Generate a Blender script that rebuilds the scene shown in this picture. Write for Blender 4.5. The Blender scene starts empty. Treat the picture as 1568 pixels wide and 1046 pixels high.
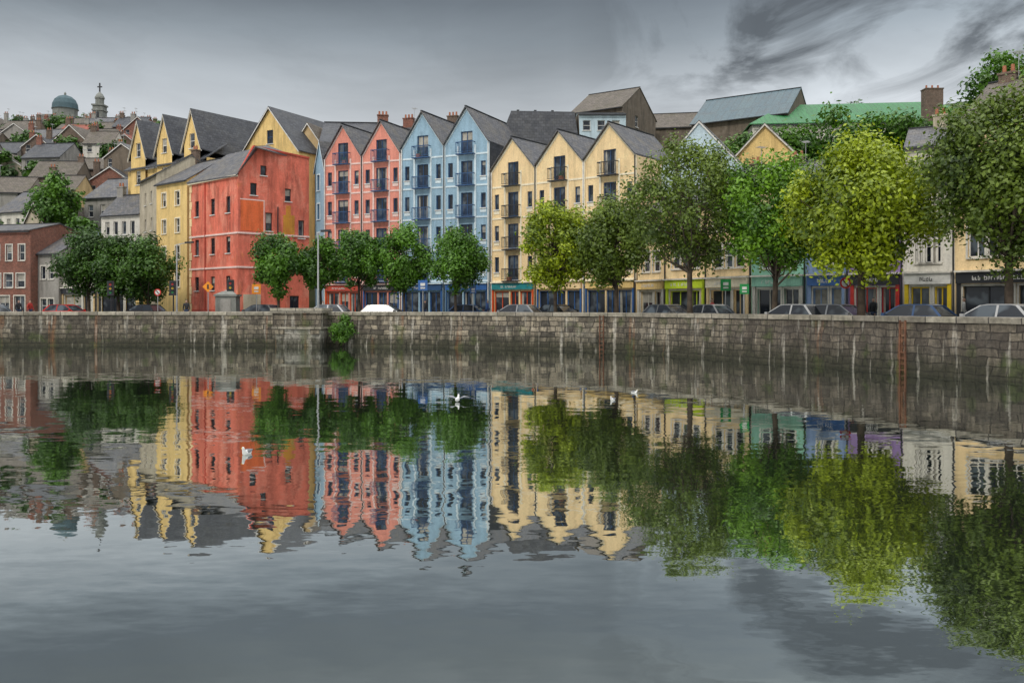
import bpy, math, random
import numpy as np
from mathutils import Vector
random.seed(7); rng=np.random.default_rng(7)
scene=bpy.context.scene
COL=scene.collection

# ------------------------------------------------------------------ materials
MATS={}
def new_mat(name):
    m=bpy.data.materials.new(name); m.use_nodes=True
    nt=m.node_tree; b=nt.nodes['Principled BSDF']
    return m,nt,b
def N(nt,t,**k):
    n=nt.nodes.new(t)
    for a,v in k.items(): setattr(n,a,v)
    return n
def noise(nt,vec,scale,detail=4,rough=.55,dist=0):
    n=N(nt,'ShaderNodeTexNoise'); n.inputs['Scale'].default_value=scale
    n.inputs['Detail'].default_value=detail; n.inputs['Roughness'].default_value=rough
    n.inputs['Distortion'].default_value=dist
    nt.links.new(vec,n.inputs['Vector']); return n
def mapping(nt,src,sc,loc=(0,0,0)):
    m=N(nt,'ShaderNodeMapping'); m.inputs['Scale'].default_value=sc; m.inputs['Location'].default_value=loc
    nt.links.new(src,m.inputs['Vector']); return m.outputs[0]
def rng_map(nt,src,a,b,c=0,d=1):
    m=N(nt,'ShaderNodeMapRange'); m.inputs[1].default_value=a; m.inputs[2].default_value=b
    m.inputs[3].default_value=c; m.inputs[4].default_value=d
    nt.links.new(src,m.inputs[0]); return m.outputs[0]
def mix(nt,fac,a,b,mode='MIX'):
    m=N(nt,'ShaderNodeMix',data_type='RGBA',blend_type=mode)
    for i,v in ((0,fac),(6,a),(7,b)):
        if isinstance(v,(int,float)): m.inputs[i].default_value=v
        elif isinstance(v,tuple): m.inputs[i].default_value=(v[0],v[1],v[2],1)
        else: nt.links.new(v,m.inputs[i])
    return m.outputs[2]
def vscale(nt,v,f):
    mm=N(nt,'ShaderNodeVectorMath',operation='SCALE'); nt.links.new(v,mm.inputs[0])
    if isinstance(f,(int,float)): mm.inputs['Scale'].default_value=f
    else: nt.links.new(f,mm.inputs['Scale'])
    return mm.outputs[0]
def bump(nt,src,b,strength=.3,dist=.02):
    n=N(nt,'ShaderNodeBump'); n.inputs['Strength'].default_value=strength; n.inputs['Distance'].default_value=dist
    nt.links.new(src,n.inputs['Height']); nt.links.new(n.outputs[0],b.inputs['Normal'])
def wall(name,c,dirt=.35,rough=.85,patches=()):
    if name in MATS: return MATS[name]
    m,nt,b=new_mat(name); g=N(nt,'ShaderNodeNewGeometry').outputs['Position']
    n1=noise(nt,mapping(nt,g,(1,1,.16)),1.5,8,.68)
    n2=noise(nt,g,.4,5,.6); n3=noise(nt,g,9,4); n4=noise(nt,g,1.1,7,.7)
    dk=tuple(x*.40 for x in c)
    k=c
    for i,(pc,th,am) in enumerate(patches):
        pn=noise(nt,mapping(nt,g,(1,1,.7),(13*i+5,7,3*i)),.55,8,.68,.4)
        k=mix(nt,rng_map(nt,pn.outputs[0],th,th+.07,0,am),k,pc)
    f=rng_map(nt,n1.outputs[0],.45,.74,0,dirt*2.0)
    k=mix(nt,f,k,dk)
    f2=rng_map(nt,n2.outputs[0],.35,.7,0,dirt)
    k=mix(nt,f2,k,tuple(min(1,x*.76+.012) for x in c))
    f4=rng_map(nt,n4.outputs[0],.5,.72,0,dirt*1.1)
    k=mix(nt,f4,k,tuple(min(.9,x*1.1+.04) for x in c))
    f3=rng_map(nt,n3.outputs[0],.3,.7,.86,1.06)
    nt.links.new(vscale(nt,k,f3),b.inputs['Base Color']); b.inputs['Roughness'].default_value=rough
    bump(nt,n3.outputs[0],b,.25,.02); MATS[name]=m; return m
def plain(name,c,rough=.5,metal=0,var=.15):
    if name in MATS: return MATS[name]
    m,nt,b=new_mat(name); g=N(nt,'ShaderNodeNewGeometry').outputs['Position']
    n=noise(nt,g,3,4); k=mix(nt,rng_map(nt,n.outputs[0],.35,.7,0,1),c,tuple(x*(1-var*2) for x in c))
    nt.links.new(k,b.inputs['Base Color']); b.inputs['Roughness'].default_value=rough; b.inputs['Metallic'].default_value=metal
    MATS[name]=m; return m
def tiled(name,c1,c2,mort,w,h,ms=.012,rough=.75,stain=(.05,.05,.04),sf=.5,bs=.5):
    if name in MATS: return MATS[name]
    m,nt,b=new_mat(name); uv=N(nt,'ShaderNodeUVMap').outputs[0]
    br=N(nt,'ShaderNodeTexBrick'); nt.links.new(uv,br.inputs['Vector'])
    br.inputs['Scale'].default_value=1; br.inputs['Brick Width'].default_value=w; br.inputs['Row Height'].default_value=h
    br.inputs['Mortar Size'].default_value=ms; br.inputs['Mortar Smooth'].default_value=.3; br.inputs['Bias'].default_value=0
    for i,c in (('Color1',c1),('Color2',c2),('Mortar',mort)): br.inputs[i].default_value=(*c,1)
    g=N(nt,'ShaderNodeNewGeometry').outputs['Position']
    n=noise(nt,g,.8,6,.65); n2=noise(nt,g,5,5,.65)
    k=mix(nt,rng_map(nt,n.outputs[0],.45,.75,0,sf),br.outputs['Color'],stain)
    f3=rng_map(nt,n2.outputs[0],.3,.7,.65,1.3)
    nt.links.new(vscale(nt,k,f3),b.inputs['Base Color']); b.inputs['Roughness'].default_value=rough
    inv=N(nt,'ShaderNodeMath',operation='SUBTRACT'); inv.inputs[0].default_value=1; nt.links.new(br.outputs['Fac'],inv.inputs[1])
    bump(nt,inv.outputs[0],b,bs,.03); MATS[name]=m; return m
SLATE=tiled('slate',(.062,.067,.08),(.125,.125,.135),(.025,.025,.03),.45,.28,.02,.65,(.17,.145,.10),.6)
SLATE2=tiled('slate_brown',(.09,.075,.062),(.15,.127,.105),(.04,.035,.03),.45,.28,.02,.75,(.07,.065,.03),.6)
SLATED=tiled('slate_dark',(.028,.032,.042),(.062,.067,.08),(.015,.015,.02),.45,.3,.02,.6,(.10,.10,.09),.45)
BRICK=tiled('red_brick',(.27,.085,.055),(.2,.07,.05),(.25,.2,.16),.3,.1,.012,.9,(.07,.04,.03),.5)
BRICKB=tiled('brown_brick',(.17,.11,.08),(.13,.09,.07),(.2,.17,.14),.3,.1,.012,.9,(.05,.04,.03),.5)
REDROOF=tiled('clay_tiles',(.32,.09,.06),(.25,.075,.05),(.1,.04,.03),.35,.3,.02,.8,(.12,.06,.05),.5)
GREENROOF=tiled('green_metal_roof',(.02,.17,.045),(.016,.14,.035),(.01,.07,.03),.6,8,.03,.55,(.03,.10,.045),.5)
BLUEROOF=tiled('metal_sheet_roof',(.05,.095,.12),(.062,.11,.13),(.04,.06,.07),.9,6,.03,.5,(.07,.07,.07),.4)
def glassmat():
    m,nt,b=new_mat('window_glass'); g=N(nt,'ShaderNodeNewGeometry').outputs['Position']
    n=noise(nt,g,.9,2)
    k=mix(nt,rng_map(nt,n.outputs[0],.5,.62,0,1),(.018,.022,.03),(.09,.11,.13))
    nt.links.new(k,b.inputs['Base Color']); b.inputs['Roughness'].default_value=.12; b.inputs['IOR'].default_value=1.5
    MATS['glass']=m; return m
GLASS=glassmat()
BLIND=plain('window_blind',(.42,.40,.35),.8,0,.2)
WHITE=plain('white_paint',(.72,.71,.68),.5,0,.14)
NAVY=plain('navy_paint',(.025,.08,.2),.4,0,.15)
DARK=plain('dark_paint',(.025,.027,.032),.4,0,.1)
STEEL=plain('galvanised_steel',(.42,.43,.44),.45,.3,.1)
TERRA=plain('terracotta',(.4,.15,.08),.8)
BARK=plain('bark',(.10,.075,.055),.95,0,.3)
RUST=plain('rusty_steel',(.18,.08,.045),.9,0,.35)

# ------------------------------------------------------------------ mesh helpers
def make_mesh(name,verts,faces,mat,parent=None,loc=(0,0,0),matidx=None,smooth=False,uv=True):
    me=bpy.data.meshes.new(name); me.from_pydata([tuple(v) for v in verts],[],faces)
    ms=mat if isinstance(mat,list) else [mat]
    for q in ms: me.materials.append(q)
    if matidx is not None: me.polygons.foreach_set('material_index',matidx)
    if smooth: me.polygons.foreach_set('use_smooth',[True]*len(faces))
    if uv:
        l=me.uv_layers.new(name='UVMap')
        me.update(); buf=np.zeros(len(me.loops)*2)
        for p in me.polygons:
            n=p.normal
            if abs(n.z)>.98: t=Vector((1,0,0))
            else: t=Vector((-n.y,n.x,0)).normalized()
            bt=n.cross(t)
            for li in p.loop_indices:
                c=me.vertices[me.loops[li].vertex_index].co
                buf[2*li]=c.dot(t); buf[2*li+1]=c.dot(bt)
        l.data.foreach_set('uv',buf)
    ob=bpy.data.objects.new(name,me); COL.objects.link(ob); ob.location=loc
    if parent: ob.parent=parent
    return ob
def empty(name,loc):
    e=bpy.data.objects.new(name,None); e.location=loc; e.empty_display_size=.5; COL.objects.link(e); return e

def clip(poly,outline):
    out=poly
    k=len(outline)
    for i in range(k):
        a=outline[i]; b=outline[(i+1)%k]
        ex,ey=b[0]-a[0],b[1]-a[1]
        res=[]; m=len(out)
        if m==0: return []
        for j in range(m):
            p=out[j]; q=out[(j+1)%m]
            dp=ex*(p[1]-a[1])-ey*(p[0]-a[0]); dq=ex*(q[1]-a[1])-ey*(q[0]-a[0])
            if dp>=-1e-9: res.append(p)
            if (dp>1e-9 and dq<-1e-9) or (dp<-1e-9 and dq>1e-9):
                t=dp/(dp-dq); res.append((p[0]+t*(q[0]-p[0]),p[1]+t*(q[1]-p[1])))
        out=res
    return out

class Building:
    def __init__(s,name,origin):
        s.name=name; s.o=origin; s.parts={}
    def add(s,part,mat,pts,faces):
        v,f=s.parts.setdefault((part,mat.name),([],[])); MATN[mat.name]=mat
        k=len(v); v.extend([(p[0]-s.o[0],p[1]-s.o[1],p[2]) for p in pts])
        f.extend([tuple(k+i for i in q) for q in faces])
    def finish(s,single=False):
        if single:
            V=[];F=[];I=[];M=[];ix={}
            for (p,mn),(v,f) in s.parts.items():
                if mn not in ix: ix[mn]=len(M); M.append(MATN[mn])
                k=len(V); V+=v; F+=[tuple(k+i for i in q) for q in f]; I+=[ix[mn]]*len(f)
            return make_mesh(s.name,V,F,M,None,(s.o[0],s.o[1],0),I)
        e=empty(s.name,(s.o[0],s.o[1],0)); seen={}
        for (p,mn),(v,f) in s.parts.items():
            seen[p]=seen.get(p,0)+1
            make_mesh(p if seen[p]==1 else p+'_'+mn,v,f,MATN[mn],e)
        return e
MATN={}
class Frame:
    def __init__(s,b,A,B):
        s.b=b; s.A=Vector(A); d=Vector(B)-s.A; s.L=d.length; s.e=d/s.L; s.n=Vector((s.e.y,-s.e.x))
    def P(s,u,w,z):
        p=s.A+s.e*u+s.n*w; return (p.x,p.y,z)
    def xy(s,u,w):
        p=s.A+s.e*u+s.n*w; return (p.x,p.y)
    def box(s,part,mat,u0,u1,w0,w1,z0,z1):
        P=s.P
        s.b.add(part,mat,[P(u0,w1,z0),P(u1,w1,z0),P(u1,w1,z1),P(u0,w1,z1),P(u0,w0,z0),P(u1,w0,z0),P(u1,w0,z1),P(u0,w0,z1)],
            [(0,1,2,3),(5,4,7,6),(4,5,1,0),(3,2,6,7),(4,0,3,7),(1,5,6,2)])
    def poly(s,part,mat,pts): # (u,w,z)
        s.b.add(part,mat,[s.P(*p) for p in pts],[tuple(range(len(pts)))])
    def slab(s,part,mat,pts,t=.12):
        k=len(pts); P=[s.P(*p) for p in pts]+[s.P(p[0],p[1],p[2]-t) for p in pts]
        F=[tuple(range(k)),tuple(range(2*k-1,k-1,-1))]+[(i,k+i,k+(i+1)%k,(i+1)%k) for i in range(k)]
        s.b.add(part,mat,P,F)
    def facade(s,mat,outline,ops=(),frame=None,glass=None,rev=.18,trim=None,sash=True,part='walls',fw=.07):
        frame=frame or WHITE; glass=glass or GLASS
        us=sorted({round(p[0],4) for p in outline}|{round(o[0],4) for o in ops}|{round(o[1],4) for o in ops})
        zs=sorted({round(p[1],4) for p in outline}|{round(o[2],4) for o in ops}|{round(o[3],4) for o in ops})
        for i in range(len(us)-1):
            for j in range(len(zs)-1):
                cu=(us[i]+us[i+1])/2; cz=(zs[j]+zs[j+1])/2
                if any(o[0]<cu<o[1] and o[2]<cz<o[3] for o in ops): continue
                c=clip([(us[i],zs[j]),(us[i+1],zs[j]),(us[i+1],zs[j+1]),(us[i],zs[j+1])],outline)
                if len(c)>=3: s.poly(part,mat,[(p[0],0,p[1]) for p in c])
        for o in ops:
            a,b_,c,d=o[:4]; fm=o[4] if len(o)>4 and o[4] else frame
            s.poly('reveals',mat,[(a,0,c),(a,-rev,c),(a,-rev,d),(a,0,d)])
            s.poly('reveals',mat,[(b_,0,c),(b_,0,d),(b_,-rev,d),(b_,-rev,c)])
            s.poly('reveals',mat,[(a,0,d),(a,-rev,d),(b_,-rev,d),(b_,0,d)])
            s.poly('reveals',mat,[(a,0,c),(b_,0,c),(b_,-rev,c),(a,-rev,c)])
            s.poly('window_panes',glass,[(a,-rev,c),(b_,-rev,c),(b_,-rev,d),(a,-rev,d)])
            rr=random.random()
            if rr<.2:
                zb_=d-(d-c)*random.uniform(.25,.6); s.poly('blinds',BLIND,[(a,-rev+.003,zb_),(b_,-rev+.003,zb_),(b_,-rev+.003,d),(a,-rev+.003,d)])
            elif rr<.38 and b_-a>.6:
                cw=(b_-a)*.24
                s.poly('blinds',BLIND,[(a,-rev+.003,c),(a+cw,-rev+.003,c),(a+cw*.8,-rev+.003,d),(a,-rev+.003,d)]); s.poly('blinds',BLIND,[(b_-cw,-rev+.003,c),(b_,-rev+.003,c),(b_,-rev+.003,d),(b_-cw*.8,-rev+.003,d)])
            w0,w1=-rev+.006,-rev+.06
            s.box('window_frames',fm,a,a+fw,w0,w1,c,d); s.box('window_frames',fm,b_-fw,b_,w0,w1,c,d)
            s.box('window_frames',fm,a+fw,b_-fw,w0,w1,c,c+fw); s.box('window_frames',fm,a+fw,b_-fw,w0,w1,d-fw,d)
            if sash and b_-a>.7:
                m=(a+b_)/2
                if d-c>1.9 or b_-a>1.3: s.box('window_frames',fm,m-.03,m+.03,w0,w1-.01,c+fw,d-fw)
                else:
                    zc=(c+d)/2; s.box('window_frames',fm,a+fw,b_-fw,w0,w1-.01,zc-.03,zc+.03)
            if trim:
                t=.11
                s.box('window_surrounds',trim,a-t,a,.003,.04,c,d+t); s.box('window_surrounds',trim,b_,b_+t,.003,.04,c,d+t)
                s.box('window_surrounds',trim,a,b_,.003,.04,d,d+t)
            s.box('sills',trim or WHITE,a-.08,b_+.08,.004,.1,c-.09,c-.003)

def chimney(f,u,w,z0,z1,mat,wd=.9,dp=.5,pots=2):
    f.box('chimney',mat,u-wd/2,u+wd/2,w-dp/2,w+dp/2,z0,z1)
    f.box('chimney_cap',mat,u-wd/2-.06,u+wd/2+.06,w-dp/2-.06,w+dp/2+.06,z1,z1+.12)
    for i in range(pots):
        uc=u+(i-(pots-1)/2)*wd/max(1,pots)
        pts=[]
        for k in range(8):
            a=k*math.pi/4; pts.append(f.P(uc+.12*math.cos(a),w+.12*math.sin(a),z1+.12))
        for k in range(8):
            a=k*math.pi/4; pts.append(f.P(uc+.1*math.cos(a),w+.1*math.sin(a),z1+.55))
        f.b.add('chimney_pots',TERRA,pts,[(k,(k+1)%8,8+(k+1)%8,8+k) for k in range(8)]+[tuple(range(8,16))])
    if random.random()<.45:
        f.box('aerial',STEEL,u+wd/2+.07,u+wd/2+.1,w-.015,w+.015,z1-.5,z1+1.2)
        for k in range(4): f.box('aerial',STEEL,u+wd/2-.15,u+wd/2+.35,w-.3+k*.2,w-.27+k*.2,z1+1.15,z1+1.18)

def winrow(L,n,w,z,h,m=.6,mat=None):
    if n==1: c=[L/2]
    else: c=[m+w/2+i*(L-2*m-w)/(n-1) for i in range(n)]
    return [(x-w/2,x+w/2,z,z+h,mat) for x in c]

def house(name,A,B,depth,z0,ze,zr,wm,rm,ops=(),ridge='par',side_ops=((),()),trim=None,frame=None,single=False,chim=(),over=.22,cols=None,fin=True,cornice=None,hip=0):
    b=Building(name,A); f=Frame(b,A,B); L=f.L
    R=Frame(b,f.xy(L,0),f.xy(L,-depth)); Lf=Frame(b,f.xy(0,-depth),f.xy(0,0)); K=Frame(b,f.xy(L,-depth),f.xy(0,-depth))
    zb=z0-3
    if ridge=='par':
        f.facade(wm,[(0,zb),(L,zb),(L,ze),(0,ze)],ops,frame=frame,trim=trim)
        K.facade(wm,[(0,zb),(L,zb),(L,ze),(0,ze)])
        if hip:
            R.facade(wm,[(0,zb),(depth,zb),(depth,ze),(0,ze)],side_ops[1],frame=frame,trim=trim)
            Lf.facade(wm,[(0,zb),(depth,zb),(depth,ze),(0,ze)],side_ops[0],frame=frame,trim=trim)
            h=min(hip,L/2-.05); o=over
            f.slab('roof',rm,[(-o,o,ze),(L+o,o,ze),(L-h,-depth/2,zr),(h,-depth/2,zr)],.1)
            f.slab('roof',rm,[(L+o,-depth-o,ze),(-o,-depth-o,ze),(h,-depth/2,zr),(L-h,-depth/2,zr)],.1)
            f.slab('roof',rm,[(L+o,o,ze),(L+o,-depth-o,ze),(L-h,-depth/2,zr)],.1)
            f.slab('roof',rm,[(-o,-depth-o,ze),(-o,o,ze),(h,-depth/2,zr)],.1)
        else:
            for q,so in ((R,side_ops[1]),(Lf,side_ops[0])):
                q.facade(wm,[(0,zb),(depth,zb),(depth,ze),(depth/2,zr),(0,ze)],so,frame=frame,trim=trim)
            sl=(zr-ze)/(depth/2)
            f.slab('roof',rm,[(-.08,over,ze-over*sl+.1),(L+.08,over,ze-over*sl+.1),(L+.08,-depth/2,zr+.1),(-.08,-depth/2,zr+.1)],.1)
            f.slab('roof',rm,[(L+.08,-depth-over,ze-over*sl+.1),(-.08,-depth-over,ze-over*sl+.1),(-.08,-depth/2,zr+.1),(L+.08,-depth/2,zr+.1)],.1)
            f.box('roof_ridge',TERRA if rm is REDROOF else DARK,-.08,L+.08,-depth/2-.1,-depth/2+.1,zr+.08,zr+.17)
        f.box('gutter',DARK,0,L,over,over+.1,ze-over*.5-.12,ze-over*.5)
    else:
        m=L/2
        f.facade(wm,[(0,zb),(L,zb),(L,ze),(m,zr),(0,ze)],ops,frame=frame,trim=trim)
        K.facade(wm,[(0,zb),(L,zb),(L,ze),(m,zr),(0,ze)])
        R.facade(wm,[(0,zb),(depth,zb),(depth,ze),(0,ze)],side_ops[1],frame=frame,trim=trim)
        Lf.facade(wm,[(0,zb),(depth,zb),(depth,ze),(0,ze)],side_ops[0],frame=frame,trim=trim)
        sl=(zr-ze)/m; o=.15
        f.slab('roof',rm,[(-o,over,ze-o*sl+.1),(m,over,zr+.1),(m,-depth-.1,zr+.1),(-o,-depth-.1,ze-o*sl+.1)],.1)
        f.slab('roof',rm,[(m,over,zr+.1),(L+o,over,ze-o*sl+.1),(L+o,-depth-.1,ze-o*sl+.1),(m,-depth-.1,zr+.1)],.1)
        f.slab('barge_boards',trim or WHITE,[(-o,over+.03,ze-o*sl),(m,over+.03,zr),(m,over+.003,zr),(-o,over+.003,ze-o*sl)],.16)
        f.slab('barge_boards',trim or WHITE,[(m,over+.03,zr),(L+o,over+.03,ze-o*sl),(L+o,over+.003,ze-o*sl),(m,over+.003,zr)],.16)
    for c in chim: chimney(f,*c)
    if fin: return b.finish(single)
    return b,f,R,Lf

# ------------------------------------------------------------------ site plan
def catmull(pts,step):
    P=[Vector(p) for p in pts]; out=[]
    for i in range(len(P)-1):
        p0=P[max(0,i-1)];p1=P[i];p2=P[i+1];p3=P[min(len(P)-1,i+2)]
        for k in range(step):
            t=k/step
            out.append(.5*((2*p1)+(p2-p0)*t+(2*p0-5*p1+4*p2-p3)*t*t+(3*p1-p0-3*p2+p3)*t**3))
    out.append(P[-1]); return out
QP=[(-300,66),(-150,62),(-70,60.8),(-35.6,60.5),(-12.9,59.6),(4.7,53.5),(13.4,42.6),(16.7,35.7),(18.9,31.8),(22,24),(27,0),(32,-60),(40,-200)]
FP=[(-300,98),(-150,95),(-85,92),(-54,89),(-22,75.5),(-2,72.5),(14.2,53),(21,47),(25.5,43),(31,34),(40,0),(48,-60),(56,-200)]
Q=catmull(QP,14); FR=catmull(FP,14)
FRa=np.array([(p.x,p.y) for p in FR])
def dist_front(x,y):
    a=FRa[:-1]; d=FRa[1:]-a; p=np.array([x,y])
    t=np.clip(((p-a)*d).sum(1)/((d*d).sum(1)+1e-9),0,1)
    c=a+d*t[:,None]; return float(np.sqrt(((p-c)**2).sum(1)).min())
G=1.4
def tz(x,y):
    d=max(0,dist_front(x,y)-12)
    return G+55*(1-math.exp(-d/90))
FAR=catmull([(-1500,900),(-1200,1300),(-900,1500),(-600,1600),(-250,1700),(0,1700),(300,1700),(600,1600),(900,1400),(1300,1000),(1600,300),(1600,-300),(1500,-800)],14)
V=[];F=[];ts=[0]+[(k/22)**2.6 for k in range(1,23)]
rows=len(ts)+1
for i in range(len(Q)):
    V.append((Q[i].x,Q[i].y,G-.004))
    for t in ts:
        p=FR[i].lerp(FAR[i],t); V.append((p.x,p.y,tz(p.x,p.y)-.004))
for i in range(len(Q)-1):
    for j in range(rows-1):
        a=i*rows+j; F.append((a,a+rows,a+rows+1,a+1))
GRASS,nt,b=new_mat('hill_grass'); g=N(nt,'ShaderNodeNewGeometry').outputs['Position']
n=noise(nt,g,.12,6); k=mix(nt,rng_map(nt,n.outputs[0],.4,.6),(.035,.06,.02),(.08,.085,.04)); nt.links.new(k,b.inputs['Base Color']); b.inputs['Roughness'].default_value=1
make_mesh('ground',V,F,GRASS,smooth=True,uv=False)
ASPH=plain('asphalt',(.05,.05,.052),.9,0,.15); PAVE=tiled('paving',(.3,.29,.27),(.26,.25,.24),(.12,.12,.11),.6,.4,.015,.9,(.12,.11,.1),.4)
def strip(name,t0,t1,z,mat,thick=0):
    V=[];F=[]
    for a,c in zip(Q,FR):
        p=a.lerp(c,t0);q=a.lerp(c,t1); V+=[(p.x,p.y,z),(q.x,q.y,z)]
        V+=[(p.x,p.y,z-thick-.02),(q.x,q.y,z-thick-.02)]
    for i in range(len(Q)-1):
        a=4*i; F.append((a,a+4,a+5,a+1))
        if thick: F+= [(a+2,a+6,a+4,a),(a+1,a+5,a+7,a+3)]
    return make_mesh(name,V,F,mat)
strip('road',.2,.84,G,ASPH); strip('quay_pavement',.03,.2,G+.12,PAVE,.12); strip('street_pavement',.84,1.03,G+.12,PAVE,.12)
V=[];F=[]
Qd=catmull(QP,60);Fd=catmull(FP,60)
for i in range(60,len(Qd)-61,4):
    a=Qd[i].lerp(Fd[i],.52);c=Qd[i+1].lerp(Fd[i+1],.52); d=(c-a)
    if d.length<.01: continue
    d.normalize(); c=a+d*1.5; nn=Vector((-d.y,d.x))*.06; k=len(V)
    V+=[(a.x-nn.x,a.y-nn.y,G+.004),(c.x-nn.x,c.y-nn.y,G+.004),(c.x+nn.x,c.y+nn.y,G+.004),(a.x+nn.x,a.y+nn.y,G+.004)]; F.append((k,k+1,k+2,k+3))
make_mesh('road_marking',V,F,WHITE)

# quay wall
def stone(name,pale=0):
    m,nt,b=new_mat(name); uv=N(nt,'ShaderNodeUVMap').outputs[0]
    g=N(nt,'ShaderNodeNewGeometry').outputs['Position']
    wob=noise(nt,g,1.1,4); av=N(nt,'ShaderNodeVectorMath',operation='MULTIPLY_ADD'); nt.links.new(wob.outputs['Color'],av.inputs[0]); av.inputs[1].default_value=(.5,.3,0); nt.links.new(uv,av.inputs[2])
    br=N(nt,'ShaderNodeTexBrick'); nt.links.new(av.outputs[0],br.inputs['Vector']); br.inputs['Scale'].default_value=1
    br.inputs['Brick Width'].default_value=.6; br.inputs['Row Height'].default_value=.33; br.inputs['Mortar Size'].default_value=.028; br.inputs['Mortar Smooth'].default_value=.8; br.squash=1.7; br.squash_frequency=3; br.offset=.37
    for i,c in (('Color1',(.38,.325,.24)),('Color2',(.075,.065,.052)),('Mortar',(.025,.022,.018))): br.inputs[i].default_value=(*c,1)
    n1=noise(nt,mapping(nt,g,(1,1,.13)),2.2,9,.75); n2=noise(nt,g,4.5,7,.75); n3=noise(nt,g,.1,3); n5=noise(nt,g,.7,7,.72)
    k=br.outputs['Color']
    k=mix(nt,rng_map(nt,n5.outputs[0],.52,.66,0,.6),k,(.27,.25,.21))
    k=mix(nt,rng_map(nt,n1.outputs[0],.44,.6,0,.85),k,(.045,.038,.03))
    if pale: k=mix(nt,rng_map(nt,n5.outputs[0],.40,.5,0,.95),k,(.66,.63,.56))
    k=mix(nt,rng_map(nt,n3.outputs[0],.45,.62,0,.45),k,(.08,.062,.044))
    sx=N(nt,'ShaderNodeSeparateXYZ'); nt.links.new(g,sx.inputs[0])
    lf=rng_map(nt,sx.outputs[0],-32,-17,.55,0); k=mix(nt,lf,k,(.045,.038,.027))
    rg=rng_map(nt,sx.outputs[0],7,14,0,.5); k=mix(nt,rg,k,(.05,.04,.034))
    zz=N(nt,'ShaderNodeMath',operation='MULTIPLY_ADD'); nt.links.new(n1.outputs[0],zz.inputs[0]); zz.inputs[1].default_value=-1.6; nt.links.new(sx.outputs[2],zz.inputs[2])
    k=mix(nt,rng_map(nt,zz.outputs[0],-.5,.4,.9,0),k,(.026,.026,.013))
    rs=noise(nt,mapping(nt,g,(1,1,.05)),.9,4); k=mix(nt,rng_map(nt,rs.outputs[0],.62,.70,0,.6),k,(.30,.115,.04))
    ws=noise(nt,mapping(nt,g,(2.5,2.5,.2)),1.1,5); k=mix(nt,rng_map(nt,ws.outputs[0],.58,.68,0,.65),k,(.46,.43,.37))
    gm=noise(nt,g,.9,5); k=mix(nt,rng_map(nt,gm.outputs[0],.57,.68,0,.6),k,(.055,.075,.018))
    f3=rng_map(nt,n2.outputs[0],.3,.7,.35,1.6)
    nt.links.new(vscale(nt,k,f3),b.inputs['Base Color']); b.inputs['Roughness'].default_value=.85
    ad=N(nt,'ShaderNodeMath',operation='SUBTRACT'); nt.links.new(n2.outputs[0],ad.inputs[0]); nt.links.new(br.outputs['Fac'],ad.inputs[1])
    bump(nt,ad.outputs[0],b,1.0,.09); return m
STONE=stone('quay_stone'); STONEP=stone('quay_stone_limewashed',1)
def sweep(name,line,prof,mat,parent=None,jit=0):
    V=[];F=[];k=len(prof); s=0; UV=[]
    for i,p in enumerate(line):
        t=(line[min(i+1,len(line)-1)]-line[max(i-1,0)]).normalized(); nn=Vector((t.y,-t.x))
        if i: s+=(p-line[i-1]).length
        acc=0
        for j,(w,z) in enumerate(prof):
            jz=random.uniform(-jit,jit) if 0<j<k-1 else 0
            q=p+nn*(w+jz); V.append((q.x,q.y,z+jz*.5))
            if j: acc+=math.hypot(w-prof[j-1][0],z-prof[j-1][1])
            UV.append((s,acc))
    for i in range(len(line)-1):
        for j in range(k-1):
            a=i*k+j; F.append((a,a+k,a+k+1,a+1))
    ob=make_mesh(name,V,F,mat,parent,uv=False)
    l=ob.data.uv_layers.new(name='UVMap')
    for lp in ob.data.loops: l.data[lp.index].uv=UV[lp.vertex_index]
    return ob
def resample(line,ds):
    out=[line[0]]
    for i in range(len(line)-1):
        a,b_=line[i],line[i+1]; L=(b_-a).length; m=max(1,int(L/ds))
        for k in range(1,m+1): out.append(a.lerp(b_,k/m))
    return out
QL=resample(Q,.8)
qw=empty('quay_wall',(0,0,0))
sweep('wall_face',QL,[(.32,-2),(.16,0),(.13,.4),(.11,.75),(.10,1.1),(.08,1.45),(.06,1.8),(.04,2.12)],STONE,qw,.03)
COPE=tiled('coping_stone',(.34,.31,.25),(.19,.17,.14),(.05,.045,.04),1.3,.8,.03,.9,(.085,.08,.05),.9)
sweep('coping',QL,[(.04,2.12),(.12,2.13),(.13,2.33),(.09,2.36),(-.5,2.37),(-.52,2.12),(-.47,2.11)],COPE,qw,.016)
sweep('parapet_back',QL,[(-.47,2.12),(-.47,G-.1)],STONE,qw)
def at_quay(x=None,y=None):
    best=min(range(len(QL)),key=lambda i:abs(QL[i].x-x) if x is not None else abs(QL[i].y-y)+ (0 if QL[i].x>0 else 99))
    p=QL[best]; t=(QL[best+1]-QL[best-1]).normalized(); return p,t,Vector((t.y,-t.x))
p,t,nn=at_quay(x=-14.4)
b_=Building('quay_bastion',(p.x,p.y)); A=p-t*1.7; B_=p+t*1.7
f=Frame(b_,A,B_)
f.box('block',STONE,0,f.L,.1,1.6,1.35,2.3); f.box('cap',COPE,-.12,f.L+.12,-.4,1.76,2.3,2.62)
f.box('lower_ledge',COPE,-.05,f.L+.05,.1,1.68,1.22,1.35)
f.box('base',STONEP,.12,f.L-.12,.1,1.4,-2,1.22)
for u in (.15,f.L-.75): f.box('corbels',STONE,u,u+.6,1.4,1.58,.85,1.22)
b_.finish()
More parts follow.
